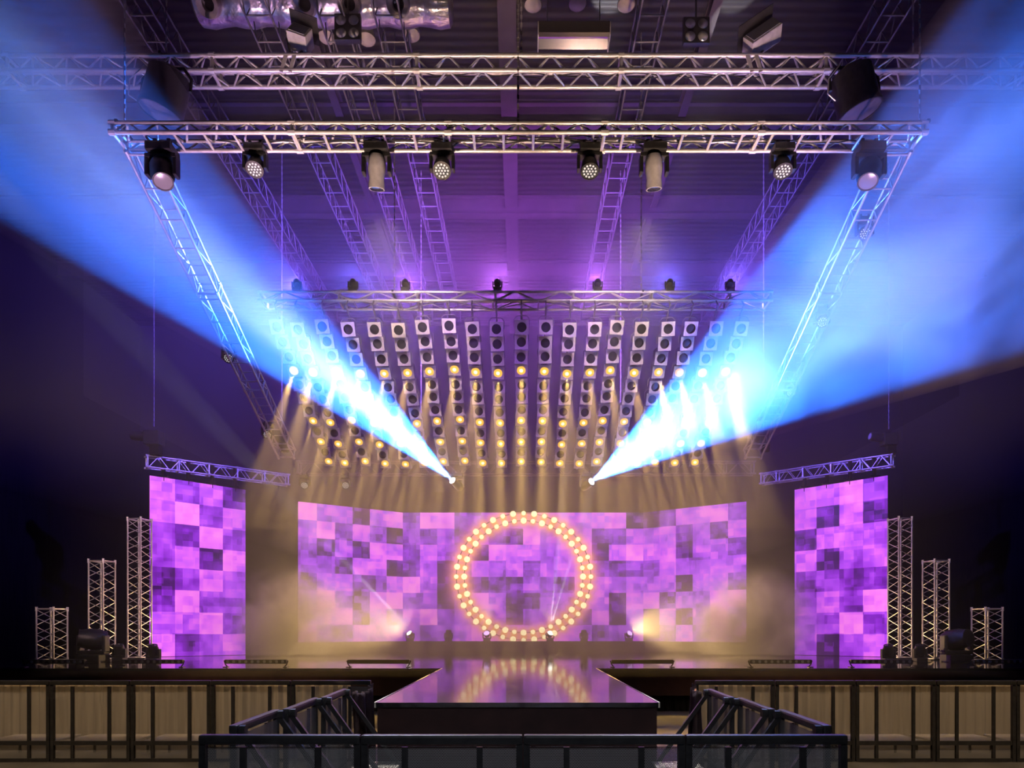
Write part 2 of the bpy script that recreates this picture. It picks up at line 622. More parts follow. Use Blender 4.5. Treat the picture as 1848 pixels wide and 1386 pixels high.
st = thing('stage', 'wide black stage with a mirror-glossy floor behind the catwalk', 'stage', (0, SY, 0))
MB().box((0, 7.4, SZ - 0.03), (30, 14.8, 0.06)).build('stage_floor', M['stage_top'], st)
fas = MB().box((0, 0.03, SZ - 0.35), (29.9, 0.06, 0.58))
fas.build('fascia', M['stage_side'], st)
sk = MB()                                              # pleated skirt under the fascia
n = 600
prof = [(-14.9 + 29.8 * k / n, 0.11 + 0.025 * math.sin(k * 1.9) + 0.012 * math.sin(k * 0.7)) for k in range(n + 1)]
lo = [sk.bm.verts.new((x, y, 0.005)) for x, y in prof]
hi = [sk.bm.verts.new((x, y, SZ - 0.07)) for x, y in prof]
for k in range(n):
    sk.bm.faces.new((lo[k], lo[k + 1], hi[k + 1], hi[k]))
sk.build('skirt', M['velvet'], st)

cw = thing('catwalk', 'glossy catwalk running out from the middle of the stage', 'catwalk', ((CWX0 + CWX1) / 2, (CWY + SY) / 2, 0))
cwl, cww = SY - CWY, CWX1 - CWX0
MB().box((0, 0, SZ - 0.03), (cww - 0.04, cwl, 0.06)).build('catwalk_floor', M['stage_top'], cw)
body = MB()
body.box((0, 0.02, (SZ - 0.06) / 2), (cww - 0.06, cwl - 0.06, SZ - 0.08))
body.build('catwalk_base', M['stage_side'], cw)
for s in (-1, 1):
    MB().box((s * (cww / 2 - 0.01), 0, SZ - 0.03), (0.02, cwl, 0.07)).build('edge_strip', M['strip'], cw)

# riser under the screen
RY = MAIN_D - 0.3
RZ = at(0, 1157, MAIN_D).z
wing = MAIN_D * 232 / 252
fl, fr = ((727 - CX) * MAIN_D / FOCAL, MAIN_D), ((1161 - CX) * MAIN_D / FOCAL, MAIN_D)
ol, orr = ((538 - CX) * wing / FOCAL, wing), ((1347 - CX) * wing / FOCAL, wing)
rs = thing('riser', 'low dark riser along the foot of the big screen', 'riser', (0, RY, SZ))
pts = [(ol[0] - 0.1, wing - 0.3 - RY), (fl[0], 0.0), (fr[0], 0.0), (orr[0] + 0.1, wing - 0.3 - RY), (orr[0] + 0.1, 1.6), (ol[0] - 0.1, 1.6)]
MB().prism(pts, 0.0, RZ - SZ - 0.02).build('riser_body', M['stage_side'], rs)
MB().prism([(x * 1.002, y - 0.01) for x, y in pts], RZ - SZ - 0.02, RZ - SZ).build('riser_top', M['black_metal'], rs)

# ------------------------------------------------------------------ LED screens
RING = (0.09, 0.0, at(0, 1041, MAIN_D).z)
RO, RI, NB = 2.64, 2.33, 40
MAIN = [
    '95516738833556665671126674' ,
    '58364143535328556236563526',
    '42527636441766567168662553',
    '44266135136463567324464455',
    '25633685112324327655551563',
    '48426944137522446616725478',
    '66725368344414442615151585',
    '84465653457666665346136377',
]
MAIN = [r[:26] for r in MAIN]


def led_panel(name, a, b, z0a, z1a, z0b, z1b, rows, material, parent, origin):
    """One flat screen face of square blocks from plan point a to b."""
    nr, nc = len(rows), len(rows[0])
    bm = bmesh.new()
    uvl = bm.loops.layers.uv.new('UVMap')
    lvl = bm.faces.layers.float.new('level')
    g = []
    for j in range(nr + 1):
        line = []
        for i in range(nc + 1):
            u, v = i / nc, j / nr
            x = a[0] + (b[0] - a[0]) * u
            y = a[1] + (b[1] - a[1]) * u
            z0 = z0a + (z0b - z0a) * u
            z1 = z1a + (z1b - z1a) * u
            line.append(bm.verts.new(V((x, y, z1 + (z0 - z1) * v)) - V(origin)))
        g.append(line)
    off = random.random() * 50
    for j in range(nr):
        for i in range(nc):
            f = bm.faces.new((g[j + 1][i], g[j + 1][i + 1], g[j][i + 1], g[j][i]))
            f[lvl] = 0.10 + int(rows[j][i]) * 0.1
            for lp, (du, dv) in zip(f.loops, ((0, 1), (1, 1), (1, 0), (0, 0))):
                lp[uvl].uv = (i + du + off, nr - j - dv)
    me = bpy.data.meshes.new(name)
    bm.to_mesh(me)
    bm.free()
    me.materials.append(material)
    return put(name, me, parent)


def slab(a, b, z0, z1, t, origin, grow=0.02):
    """Casing behind a screen face."""
    a, b = V((a[0], a[1], 0)), V((b[0], b[1], 0))
    d = (b - a).normalized()
    nrm = V((-d.y, d.x, 0))
    a, b = a - d * grow, b + d * grow
    mb = MB()
    p = [a + nrm * 0.012, b + nrm * 0.012, b + nrm * t, a + nrm * t]
    mb.prism([((q - V(origin)).x, (q - V(origin)).y) for q in p], z0 - grow - origin[2], z1 + grow - origin[2])
    return mb


screen_plain = screen_material('led_screen_picture')
led = thing('led_screen', 'wide violet mosaic LED screen folded forward at both ends', 'screen', (0, MAIN_D, RZ))
org = (0, MAIN_D, RZ)
zc0, zc1 = at(0, 1157, MAIN_D).z, at(0, 925, MAIN_D).z
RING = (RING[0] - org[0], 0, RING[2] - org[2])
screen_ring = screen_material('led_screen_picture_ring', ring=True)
wz0, wz1 = zc0, at(0, 905, wing).z
led_panel('left_wing', ol, fl, wz0, wz1, zc0, zc1, [r[:6] for r in MAIN], screen_plain, led, org)
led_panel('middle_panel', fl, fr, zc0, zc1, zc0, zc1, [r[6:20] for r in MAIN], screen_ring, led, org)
led_panel('right_wing', fr, orr, zc0, zc1, wz0, wz1, [r[20:] for r in MAIN], screen_plain, led, org)
for a, b, z1 in ((ol, fl, zc1), (fl, fr, zc1), (fr, orr, zc1)):
    slab(a, b, zc0 + 0.03, z1 - 0.02, 0.12, org, 0.0).build('casing', M['black'], led)

# the ring of bulbs in front of the screen
rg = thing('bulb_ring', 'big double ring of glowing warm bulbs in the middle of the screen', 'light ring', (0.09, MAIN_D - 0.1, RING[2] + RZ))
for R in (RO, RI):
    mb = MB()
    m_ = 96
    mb.path([(1.06 * R * math.cos(2 * PI * k / m_), 0.0, R * math.sin(2 * PI * k / m_)) for k in range(m_ + 1)], 0.012, 5)
    mb.build('hoop', M['black_metal'], rg)
bulb_big = MB().lathe([(0, -0.12), (0.09, -0.09), (0.125, 0), (0.09, 0.06), (0.05, 0.08)], axis=(0, 1, 0), seg=12).mesh('bulb', M['bulb'], True)
bulb_small = MB().lathe([(0, -0.09), (0.068, -0.068), (0.095, 0), (0.068, 0.05), (0.04, 0.08)], axis=(0, 1, 0), seg=12).mesh('bulb', M['bulb'], True)
for q, R in enumerate((RO, RI)):
    for k in range(NB):
        a = 2 * PI * k / NB
        put('bulb', bulb_big if (k + q) % 2 else bulb_small, rg, (1.06 * R * math.cos(a), -0.02, R * math.sin(a)))

# the two side screens
SIDE_L = ['7462', '6946', '4384', '4627', '2474', '3844', '5683', '7346']
SIDE_R = ['7684', '6272', '2665', '6256', '3433', '4648', '5484', '5156']
YO, YI = 22.1, 23.9
SIDES = []
for nm, px0, px1, rows, s in (('left', 270, 443, SIDE_L, -1), ('right', 1434, 1602, SIDE_R, 1)):
    d0, d1 = (YO, YI) if s < 0 else (YI, YO)
    a, b = at(px0, 0, d0), at(px1, 0, d1)
    zt = 0.5 * (at(0, 858, YO).z + at(0, 884, YI).z)
    o = (0.5 * (a.x + b.x), 0.5 * (d0 + d1), SZ)
    r = thing('side_screen', 'tall violet mosaic LED screen standing at the %s end of the stage' % nm, 'screen', o, group='tall side screens')
    za, zb = (at(0, 858, YO).z, at(0, 884, YI).z) if s < 0 else (at(0, 884, YI).z, at(0, 858, YO).z)
    led_panel('screen_face', (a.x, a.y), (b.x, b.y), SZ + 0.01, za, SZ + 0.01, zb, rows, screen_plain, r, o)
    slab((a.x, a.y), (b.x, b.y), SZ + 0.02, min(za, zb) - 0.01, 0.12, o, 0.0).build('casing', M['black'], r)
    SIDES.append((r, V((a.x, a.y, za)), V((b.x, b.y, zb)), o))


# ------------------------------------------------------------------ trusses
def truss(name, label, a, b, w, h, bay, rc=0.025, rw=0.012, bottom='zigzag', sides='zigzag', top='zigzag',
          m='alu', group=None, splice=None, up=None, cat='truss', stagger=0.0):
    """Box truss between the centres a and b of its ends: four chords, the lacing of each face, joint frames."""
    a, b = V(a), V(b)
    mid = (a + b) / 2
    L = (b - a).length
    u = (b - a).normalized()
    upv = V(up) if up else V((0, 0, 1))
    s = u.cross(upv).normalized()
    t = s.cross(u).normalized()
    mt = M[m]
    r = thing(name, label, cat, mid, group=group)
    P = lambda i, x, y: u * (i - L / 2) + s * x * w / 2 + t * y * h / 2
    for x in (-1, 1):
        for y in (-1, 1):
            MB().tube(P(0, x, y), P(L, x, y), rc, 10).build('chord', mt, r, True)
    nb = max(1, round(L / bay))
    st_ = L / nb

    def face(kind, p, q, shift):
        mb = MB()
        if kind == 'zigzag':
            for k in range(nb):
                x0 = k * st_
                e = 0.05 * st_
                mb.tube(P(x0 + e, *p), P(x0 + st_ / 2 - e * 0.5, *q), rw, 6)
                mb.tube(P(x0 + st_ / 2 + e * 0.5, *q), P(x0 + st_ - e, *p), rw, 6)
        elif kind == 'ladder':
            rung = MB().tube(P(0, *p), P(0, *q), rw * 1.25, 6).mesh('rung', mt, True)
            for k in range(nb + 1):
                put('rung', rung, r, u * (k * st_))
        elif kind == 'brace':
            for k in range(nb + 1):
                mb.tube(P(k * st_, *p), P(k * st_, *q), rw, 6)
            for k in range(nb):
                (p1, q1) = (p, q) if k % 2 else (q, p)
                mb.tube(P(k * st_, *p1), P(k * st_ + st_, *q1), rw * 0.9, 6)
        if len(mb.bm.verts):
            mb.build('lacing', mt, r, True)
        else:
            mb.bm.free()
    face(sides, (-1, -1), (-1, 1), 0)
    face(sides, (1, -1), (1, 1), 0)
    face(bottom, (-1, -1), (1, -1), 0)
    face(top, (-1, 1), (1, 1), 0)
    for x in ([0.0, L] + ([] if not splice else [k * splice + stagger for k in range(1, int(L / splice) + 1) if 0.3 < k * splice + stagger < L - 0.3])):
        mb = MB()
        for p, q in (((-1, -1), (1, -1)), ((1, -1), (1, 1)), ((1, 1), (-1, 1)), ((-1, 1), (-1, -1))):
            mb.tube(P(x, *p), P(x, *q), rc * 0.9, 6)
        for p in ((-1, -1), (1, -1), (1, 1), (-1, 1)):
            mb.tube(P(x - 0.06, *p), P(x + 0.06, *p), rc * 1.45, 8)
        mb.build('joint_frame', mt, r, True)
    return r, u, s, t


def hoist_chain(x, y, z0, z1, label, motor=False, size=1.0):
    r = thing('chain_hoist' if motor else 'hoist_chain', label, 'hoist' if motor else 'chain', (x, y, z0))
    mb = MB()
    z = 0.0
    k = 0
    step = 0.085
    if motor:
        z = 0.62 * size
    while z < z1 - z0:
        L = min(step, z1 - z0 - z)
        d = (0.013, 0.0) if k % 2 else (0.0, 0.013)
        mb.box((0, 0, z + L / 2), (0.012 + 2 * d[0], 0.012 + 2 * d[1], L))
        z += L
        k += 1
    if motor:
        mb.build('chain', M['old_alu'], r)
        MB().box((0, 0, 0.36 * size), (0.34 * size, 0.26 * size, 0.3 * size), bevel=0.03).build('motor_body', M['black_metal'], r)
        MB().tube((-0.17 * size, 0, 0.4 * size), (-0.46 * size, 0, 0.44 * size), 0.11 * size, 14).build('motor_drum', M['black_metal'], r, True)
        MB().tube((-0.462 * size, 0, 0.44 * size), (-0.475 * size, 0, 0.442 * size), 0.075 * size, 14).build('motor_cap', M['grey'], r, True)
        MB().box((0.06, 0, 0.12 * size), (0.2 * size, 0.16 * size, 0.24 * size)).build('chain_bag', M['velvet'], r)
        MB().tube((0, 0, -0.02), (0, 0, 0.22 * size), 0.03, 8).build('hook', M['old_alu'], r)
    else:
        mb.build('chain', M['old_alu'], r)
        MB().box((0, 0, 0.02), (0.05, 0.56, 0.05)).build('sling', M['black'], r)
    return r


# front truss
T1D = 14.0
t1z0, t1z1 = at(0, 127, T1D).z, at(0, 100, T1D).z
T1 = V((0, T1D + 0.22, (t1z0 + t1z1) / 2))
truss('front_truss', 'nearest silver box truss spanning the whole top of the hall', T1 + V((-13.2, 0, 0)), T1 + V((13.0, 0, 0)),
      0.43, t1z1 - t1z0, 0.705, 0.044, 0.02, splice=4.2, stagger=-1.55)
# middle truss and its raked legs
T2D = 12.0
t2z0, t2z1 = at(0, 239, T2D).z, at(0, 222, T2D).z
T2 = V((0, T2D + 0.23, (t2z0 + t2z1) / 2))
X2L, X2R = at(203, 0, T2D).x, at(1668, 0, T2D).x
truss('middle_truss', 'silver box truss below the nearest one, carrying moving heads', T2 + V((X2L, 0, 0)), T2 + V((X2R, 0, 0)),
      0.46, t2z1 - t2z0, 0.53, 0.036, 0.021, bottom='ladder', splice=2.75, stagger=0.4)
for s, xe, nm in ((-1, X2L, 'left'), (1, X2R, 'right')):
    a = V((xe - s * 0.24, T2D + 0.5, T2.z - 0.03))
    b = at(503 if s < 0 else 1385, 818, 20.6)
    b.x = xe - s * 0.10
    b.z = at(0, 818, 20.6).z
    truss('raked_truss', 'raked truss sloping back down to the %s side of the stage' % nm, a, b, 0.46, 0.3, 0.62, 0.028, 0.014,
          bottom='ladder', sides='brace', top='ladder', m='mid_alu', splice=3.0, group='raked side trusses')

# back truss over the lamp wall, and low truss under it
T3D = 17.0
T3 = V((0, T3D + 0.25, (at(0, 542, T3D).z + at(0, 527, T3D).z) / 2))
truss('back_truss', 'silver truss directly above the wall of square lamps', T3 + V((-6.5, 0, 0)), T3 + V((6.2, 0, 0)), 0.5, 0.21, 1.2, 0.03, 0.016,
      bottom='brace', splice=1.95)
T4 = V((0, 22.45, at(0, 845, 22.4).z))
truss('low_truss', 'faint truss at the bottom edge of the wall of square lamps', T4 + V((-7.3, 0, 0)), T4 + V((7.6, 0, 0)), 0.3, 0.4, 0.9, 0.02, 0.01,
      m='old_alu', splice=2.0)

# trusses above the side screens
SIDE_TR = []
for s, nm in ((-1, 'left'), (1, 'right')):
    d0, d1 = 21.95, 24.7
    if s < 0:
        a, b = at(262, 832, d0), at(516, 866, d1)
    else:
        a, b = at(1613, 830, d0), at(1378, 864, d1)
    zz = (a.z + b.z) / 2
    a.z = b.z = zz
    a.y += 0.1
    b.y += 0.1
    truss('side_truss', 'short truss above the tall screen at the %s end' % nm, a, b, 0.3, 0.36, 0.62, 0.026, 0.013, splice=0.92,
          group='trusses over the side screens')
    SIDE_TR.append((a, b))
# hangers between side truss and screen
for (r, a, b, o), (ta, tb) in zip(SIDES, SIDE_TR):
    for k in range(4):
        p = a.lerp(b, (k + 0.5) / 4)
        q = V((p.x, p.y + 0.07, ta.z + 0.2))
        mb = MB().box((V((p.x, p.y + 0.07, (p.z + q.z) / 2 - 0.05)) - V(o)), (0.09, 0.1, q.z - p.z + 0.12))
        mb.box(V((p.x, p.y + 0.05, p.z + 0.03)) - V(o), (0.34, 0.16, 0.06))
        mb.build('hanging_bracket', M['black_metal'], r)

# roof trusses running away from the camera
for k, (slope, lab) in enumerate(((-0.62, 'far left'), (-0.43, 'left'), (-0.31, 'second left of centre'), (-0.219, 'left of centre'), (0.214, 'right of centre'), (0.607, 'far right'))):
    z = 15.0
    x = slope * (z - CAM_Z)
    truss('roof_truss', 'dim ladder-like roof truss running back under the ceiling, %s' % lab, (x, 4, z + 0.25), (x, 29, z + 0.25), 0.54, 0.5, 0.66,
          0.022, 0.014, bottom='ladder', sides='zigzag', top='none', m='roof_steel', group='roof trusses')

for k, (px, z0, d, lab) in enumerate(((935, T2.z + 0.08, T2.y, 'hoist chain holding the middle truss at its centre'),
                                       (1660, T2.z + 0.08, T2.y, 'hoist chain above the right corner of the middle truss'),
                                       (225, T2.z + 0.08, T2.y, 'hoist chain above the left corner of the middle truss'),
                                       (1648, T1.z + 0.16, T1.y, 'hoist chain on the front truss near the right searchlight'),
                                       (300, T1.z + 0.16, T1.y, 'hoist chain on the front truss near the left searchlight'),
                                       (941, T1.z + 0.16, T1.y, 'hoist chain on the front truss at its centre'),
                                       (712, T3.z + 0.1, T3.y, 'hoist chain on the back truss, left'),
                                       (1157, T3.z + 0.1, T3.y, 'hoist chain on the back truss, right'),
                                       (760, T4.z + 0.2, T4.y, 'hoist chain on the low truss, left'),
                                       (1120, T4.z + 0.2, T4.y, 'hoist chain on the low truss, right'))):
    hoist_chain((px - CX) * d / FOCAL, d, z0, HZ, lab)
hoist_chain(at(278, 0, 22.0).x, 22.0, SIDE_TR[0][0].z + 0.2, HZ, 'black chain hoist holding the truss over the left screen', True, 1.5)
hoist_chain(at(1604, 0, 22.0).x, 22.0, SIDE_TR[1][0].z + 0.2, HZ, 'black chain hoist holding the truss over the right screen', True, 1.3)
hoist_chain(at(503, 0, 20.9).x + 0.1, 20.9, at(0, 815, 20.9).z, HZ, 'black chain hoist at the lower end of the left raked truss', True, 1.2)
hoist_chain(at(1384, 0, 20.9).x - 0.1, 20.9, at(0, 815, 20.9).z, HZ, 'black chain hoist at the lower end of the right raked truss', True, 1.0)


# ------------------------------------------------------------------ the wall of par lamps
D_T, D_B = 17.0, 21.56
Z_T, Z_B = at(0, 592, D_T).z, at(0, 834, D_B).z
ROWS_PX = [592, 619, 645, 671, 696, 718, 742, 761, 780, 799, 818, 834]
LIT = {3, 7, 9, 11}


def row_point(py):
    k = (CY - py) / FOCAL
    zt, zb = Z_T - CAM_Z, Z_B - CAM_Z
    uu = (zt - k * D_T) / (k * (D_B - D_T) - (zb - zt))
    return D_T + uu * (D_B - D_T), Z_T + uu * (Z_B - Z_T)


def square_frame(sz, hole, t):
    mb = MB()
    seg = 24
    rim = [(hole * math.cos(2 * PI * k / seg + PI / 4), hole * math.sin(2 * PI * k / seg + PI / 4)) for k in range(seg)]
    sq = []
    for k in range(seg):
        a = 2 * PI * k / seg + PI / 4
        c, s_ = math.cos(a), math.sin(a)
        q = sz / 2 / max(abs(c), abs(s_))
        sq.append((c * q, s_ * q))
    for y, flip in ((0.0, False), (t, True)):
        A = [mb.bm.verts.new((x, y, z)) for x, z in rim]
        B = [mb.bm.verts.new((x, y, z)) for x, z in sq]
        for k in range(seg):
            mb.bm.faces.new((A[k], A[(k + 1) % seg], B[(k + 1) % seg], B[k]))
        if y == 0.0:
            A0, B0 = A, B
    for k in range(seg):
        k2 = (k + 1) % seg
        mb.bm.faces.new((B0[k], B0[k2], B[k2], B[k]))
        mb.bm.faces.new((A0[k], A0[k2], A[k2], A[k]))
    return mb


ME_FRAME = square_frame(0.335, 0.118, 0.012).mesh('colour_frame', M['frame'])
ME_CAN = MB().lathe([(0.13, 0.012), (0.13, 0.2), (0.11, 0.3), (0.06, 0.37), (0, 0.38)], axis=(0, 1, 0), seg=18).mesh('can', M['black_metal'], True)
ME_LENS = MB().lathe([(0, 0.05), (0.07, 0.055), (0.122, 0.07)], axis=(0, 1, 0), seg=18).mesh('lens', M['glass_off'], True)
ME_LENS_ON = MB().lathe([(0, -0.012), (0.08, 0.0), (0.128, 0.014)], axis=(0, 1, 0), seg=18).mesh('lens', M['amber'], True)
ME_HOT = MB().lathe([(0, -0.024), (0.03, -0.02), (0.05, -0.008)], axis=(0, 1, 0), seg=14).mesh('lamp_core', M['filament'], True)
RAIL_OFF = V((0, 0.36, 0.22))
YOKES = []
for lit_ in (False, True):
    y2 = MB()
    y2.path([(-0.19, 0.12, 0), (-0.19, 0.14, 0.17), (-0.12, 0.16, 0.24), (0.12, 0.16, 0.24), (0.19, 0.14, 0.17), (0.19, 0.12, 0)], 0.011, 5)
    rp = Matrix.Rotation(-math.radians(46 if lit_ else 30), 3, 'X') @ RAIL_OFF
    y2.tube((0, 0.16, 0.24), rp + (rp - V((0, 0.16, 0.24))).normalized() * 0.02, 0.014, 6)
    up_ = Matrix.Rotation(-math.radians(46 if lit_ else 30), 3, 'X') @ V((0, 0, 0.07))
    y2.tube(rp - up_, rp + up_, 0.032, 6)
    YOKES.append(y2.mesh('yoke', M['old_alu']))


def make_par(lit):
    r = thing('par_can', 'par can', 'lamp', group='par cans of the lamp wall')
    f = put('can', ME_CAN, r)
    put('colour_frame', ME_FRAME, r)
    l = put('lens', ME_LENS_ON if lit else ME_LENS, r)
    if lit:
        l['label'] = 'glowing amber lens'
        put('lamp_core', ME_HOT, l)
    put('yoke', YOKES[lit], r)
    return r


COLS = 20
X_COLS = [at(px, 0, D_T).x for px in (500, 536, 583, 628, 675, 719, 763, 811, 852, 896, 941, 985, 1029, 1073, 1113, 1159, 1207, 1248, 1292, 1338)]
protos = {}
for i, x in enumerate(X_COLS):
    jit = random.uniform(-4, 4)
    for j, py in enumerate(ROWS_PX):
        lit = j in LIT
        d, z = row_point(py + jit * 0.8 + random.uniform(-1.2, 1.2))
        if lit not in protos:
            o = protos[lit] = make_par(lit)
        else:
            o = copy_thing(protos[lit])
        o.location = (x + random.uniform(-0.012, 0.012), d, z)
        tilt = math.radians((46 if lit else 30) + random.uniform(-4, 4))
        yaw = math.radians(random.uniform(-2.5, 2.5))
        o.rotation_mode = 'XYZ'
        o.rotation_euler = (tilt, math.radians(random.uniform(-3, 3)), yaw)
        o['label'] = '%s par can in square frame, %s from left in the %s row from top' % ('lit amber' if lit else 'unlit', ORD[i + 1], ORD[j + 1])
        if lit:
            aim = V((0, -0.55, -0.83))
            p = V((x, d, z)) + aim * 0.16
            spot('par_light', p, p + aim, (7000 if j == 3 else 2800), (1.0, 0.60, 0.16), 5.5, 0.6, 0.05)
    # the sloping rail each column hangs on
    d0, z0 = row_point(554)
    d1, z1 = row_point(854)
    off = RAIL_OFF
    rail = MB().tube(V((0, 0, 0)), V((0, d1 - d0, z1 - z0)), 0.022, 8)
    rail.tube((0, 0, 0), V((0, T3D - d0, T3.z - 0.105 - z0)) - off, 0.016, 6)
    rl = rail.build('lamp_rail', M['old_alu'], None, True, V((x, d0, z0)) + off)
    tag(rl, 'sloping tube behind the %s column of par cans from left' % ORD[i + 1], 'rail', 'rails of the lamp wall')


# ------------------------------------------------------------------ moving heads and other lamps
def rot_to(dirv):
    """Rotation that turns local -Z to a direction."""
    return V(dirv).normalized().to_track_quat('-Z', 'Y')


def moving_head(name, label, loc, hang, aim, size=1.0, style='wash', lens=None, group='moving heads', body='black', cat='lamp'):
    """Base, yoke with two arms, and a head that points along aim. loc is the clamp (hung) or the foot (standing)."""
    r = thing(name, label, cat, loc, group=group)
    k = size
    sg = -1 if hang else 1
    bm_ = MB().box((0, 0, sg * 0.06 * k), (0.36 * k, 0.3 * k, 0.12 * k), bevel=0.02 * k)
    if hang:
        for sx in (-1, 1):
            bm_.box((sx * 0.1 * k, 0, 0.05 * k), (0.05 * k, 0.06 * k, 0.12 * k))
    else:
        for sx in (-1, 1):
            for sy in (-1, 1):
                bm_.box((sx * 0.15 * k, sy * 0.12 * k, 0.01 * k), (0.06 * k, 0.05 * k, 0.03 * k))
    bm_.build('base', M['black'], r)
    y = MB()
    y.box((0, 0, sg * 0.155 * k), (0.44 * k, 0.16 * k, 0.06 * k), bevel=0.015 * k)
    y.build('yoke', M['black'], r)
    a = V(aim).normalized()
    for sx in (-1, 1):
        MB().box((sx * 0.2 * k, 0, sg * 0.29 * k), (0.055 * k, 0.14 * k, 0.27 * k), bevel=0.02 * k).build('arm', M['black'], r)
    c = V((0, 0, sg * 0.36 * k))
    h = MB()
    if style == 'wash':
        prof = [(0, -0.17), (0.09, -0.165), (0.135, -0.11), (0.15, -0.02), (0.165, 0.06), (0.165, 0.1), (0.15, 0.1)]
        face_r, face_h = 0.15, 0.098
    elif style == 'beam':
        prof = [(0, -0.22), (0.1, -0.21), (0.13, -0.14), (0.135, 0.0), (0.115, 0.12), (0.125, 0.2), (0.125, 0.26), (0.105, 0.262)]
        face_r, face_h = 0.105, 0.255
    else:
        prof = [(0, -0.2), (0.13, -0.19), (0.165, -0.1), (0.165, 0.06), (0.14, 0.16), (0.14, 0.2), (0.12, 0.2)]
        face_r, face_h = 0.12, 0.195
    prof = [(p * k, q * k) for p, q in prof]
    hd = h.lathe(prof, c, a, 20).build('head', M[body], r, True)
    lm = M[lens] if lens else M['glass_off']
    if style == 'wash' and lens == 'white_dot':
        MB().lathe([(0, face_h * k - 0.004), (face_r * k, face_h * k - 0.004)], c, a, 20).build('lens_plate', M['black'], hd)
        q = a.to_track_quat('Z', 'Y')
        dots = [(0, 0)] + [(0.055, t * PI / 3) for t in range(6)] + [(0.108, t * PI / 6) for t in range(12)]
        for rr, an in dots:
            p = c + q @ V((rr * k * math.cos(an), rr * k * math.sin(an), face_h * k))
            MB().lathe([(0, 0.012 * k), (0.018 * k, 0.002), (0.018 * k, -0.004)], p, a, 8).build('led', lm, hd, True)
    else:
        MB().lathe([(0, face_h * k + 0.012), (face_r * 0.6 * k, face_h * k + 0.008), (face_r * k, face_h * k)], c, a, 18).build('lens', lm, hd, True)
    return r, r.location + c


# six on the middle truss plus two near the corners
hz = T2.z - (t2z1 - t2z0) / 2 - 0.1
for px, sty, aim, lens, sz, lab in (
        (293, 'spot', (0.25, -0.35, -0.9), 'lens_grey', 1.25, 'large moving head in the blue beam at the left corner of the middle truss'),
        (461, 'wash', (0.0, -0.42, -0.9), 'white_dot', 0.95, 'moving head with white dots, leftmost of the small ones on the middle truss'),
        (680, 'beam', (-0.06, 0.25, -0.9), None, 1.15, 'long grey moving head pointing down, left half of the middle truss'),
        (798, 'wash', (0.0, -0.42, -0.9), 'white_dot', 1.0, 'moving head with white dots, left of centre on the middle truss'),
        (1064, 'wash', (0.0, -0.3, -0.9), 'white_dot', 1.0, 'moving head with white dots, right of centre on the middle truss'),
        (1180, 'beam', (0.06, 0.25, -0.9), None, 1.15, 'long grey moving head pointing down, right half of the middle truss'),
        (1412, 'wash', (0.0, -0.3, -0.9), 'white_dot', 1.0, 'moving head with white dots, rightmost of the small ones on the middle truss'),
        (1568, 'spot', (-0.25, -0.35, -0.9), 'lens_grey', 1.25, 'large moving head in the haze at the right corner of the middle truss')):
    moving_head('moving_head', lab, (at(px, 0, T2.y).x, T2.y, hz), True, aim, sz, sty, lens, 'moving heads on the middle truss',
                'grey' if sty == 'beam' else 'black')

# added bodies for the haze washes, standing on the back truss, tipped up and back
for k, (x, c, q) in enumerate(WASH):
    moving_head('moving_head', 'added dark moving head standing on the back truss, %s of seven from left' % ORD[1 + sum(q[0] < x for q in WASH)], (x, ADDED_WASH_Y, T3.z + 0.13), False, (x * 0.05, 0.68, 0.73), 0.55, 'spot', None,
                'added moving heads on the back truss')

# small wash heads on the raked trusses
for (px, py, d, lab) in ((413, 650, 17.3, 'small moving head on the left raked truss, upper of two'),
                         (483, 788, 19.9, 'small moving head on the left raked truss, lower of two'),
                         (1560, 425, 14.2, 'small moving head on the right raked truss, topmost of three'),
                         (1483, 585, 16.0, 'small moving head on the right raked truss, middle of three'),
                         (1427, 712, 18.2, 'small moving head on the right raked truss, lowest of three')):
    p = at(px, py - 8, d)
    moving_head('moving_head', lab, p + V((0, 0, 0.25)), True, (0.15 if px < 900 else -0.15, -0.75, -0.6), 0.8, 'wash', 'white_dot', 'moving heads on the raked trusses')
for (px, lab) in ((550, 'small moving head with white dots under the low truss, leftmost'), (624, 'small moving head with white dots under the low truss, second from left')):
    moving_head('moving_head', lab, (at(px, 0, 22.3).x, 22.3, T4.z - 0.27), True, (0.1, -0.8, -0.5), 0.8, 'wash', 'white_dot', 'moving heads under the low truss')

# the two beam lamps
for k, (p, q, half) in enumerate(BEAMS):
    n_ = (q - p).normalized()
    moving_head('beam_lamp', 'moving head throwing the wide blue beam up to the %s' % ('left', 'right')[k], p - n_ * 0.1 + V((0, 0, 0.36)), True, n_, 1.0, 'beam', 'beam_lens', 'blue beam lamps')

# heads on the riser, standing
for k, (px, st_, aim, lens, lab) in enumerate((
        (738, 'wash', (-0.45, -0.5, 0.6), 'head_warm', 'moving head glowing white on the riser, leftmost of the row'),
        (808, 'spot', (0.0, 0.3, 1.0), None, 'dark dome-shaped moving head on the riser, left of the bulb ring'),
        (878, 'wash', (-0.1, -0.6, 0.5), 'head_purple', 'moving head glowing violet on the riser, under the left of the ring'),
        (993, 'wash', (0.25, -0.6, 0.6), 'head_warm', 'moving head glowing white on the riser, under the right of the ring'),
        (1055, 'spot', (0.0, 0.3, 1.0), None, 'dark dome-shaped moving head on the riser, right of the bulb ring'),
        (1137, 'wash', (0.3, -0.6, 0.5), 'head_purple', 'moving head glowing violet on the riser, rightmost of the row'))):
    moving_head('moving_head', lab, (at(px, 0, MAIN_D - 0.45).x, MAIN_D - 0.45 + 0.3, RZ), False, aim, 0.8, st_, lens, 'moving heads on the riser')

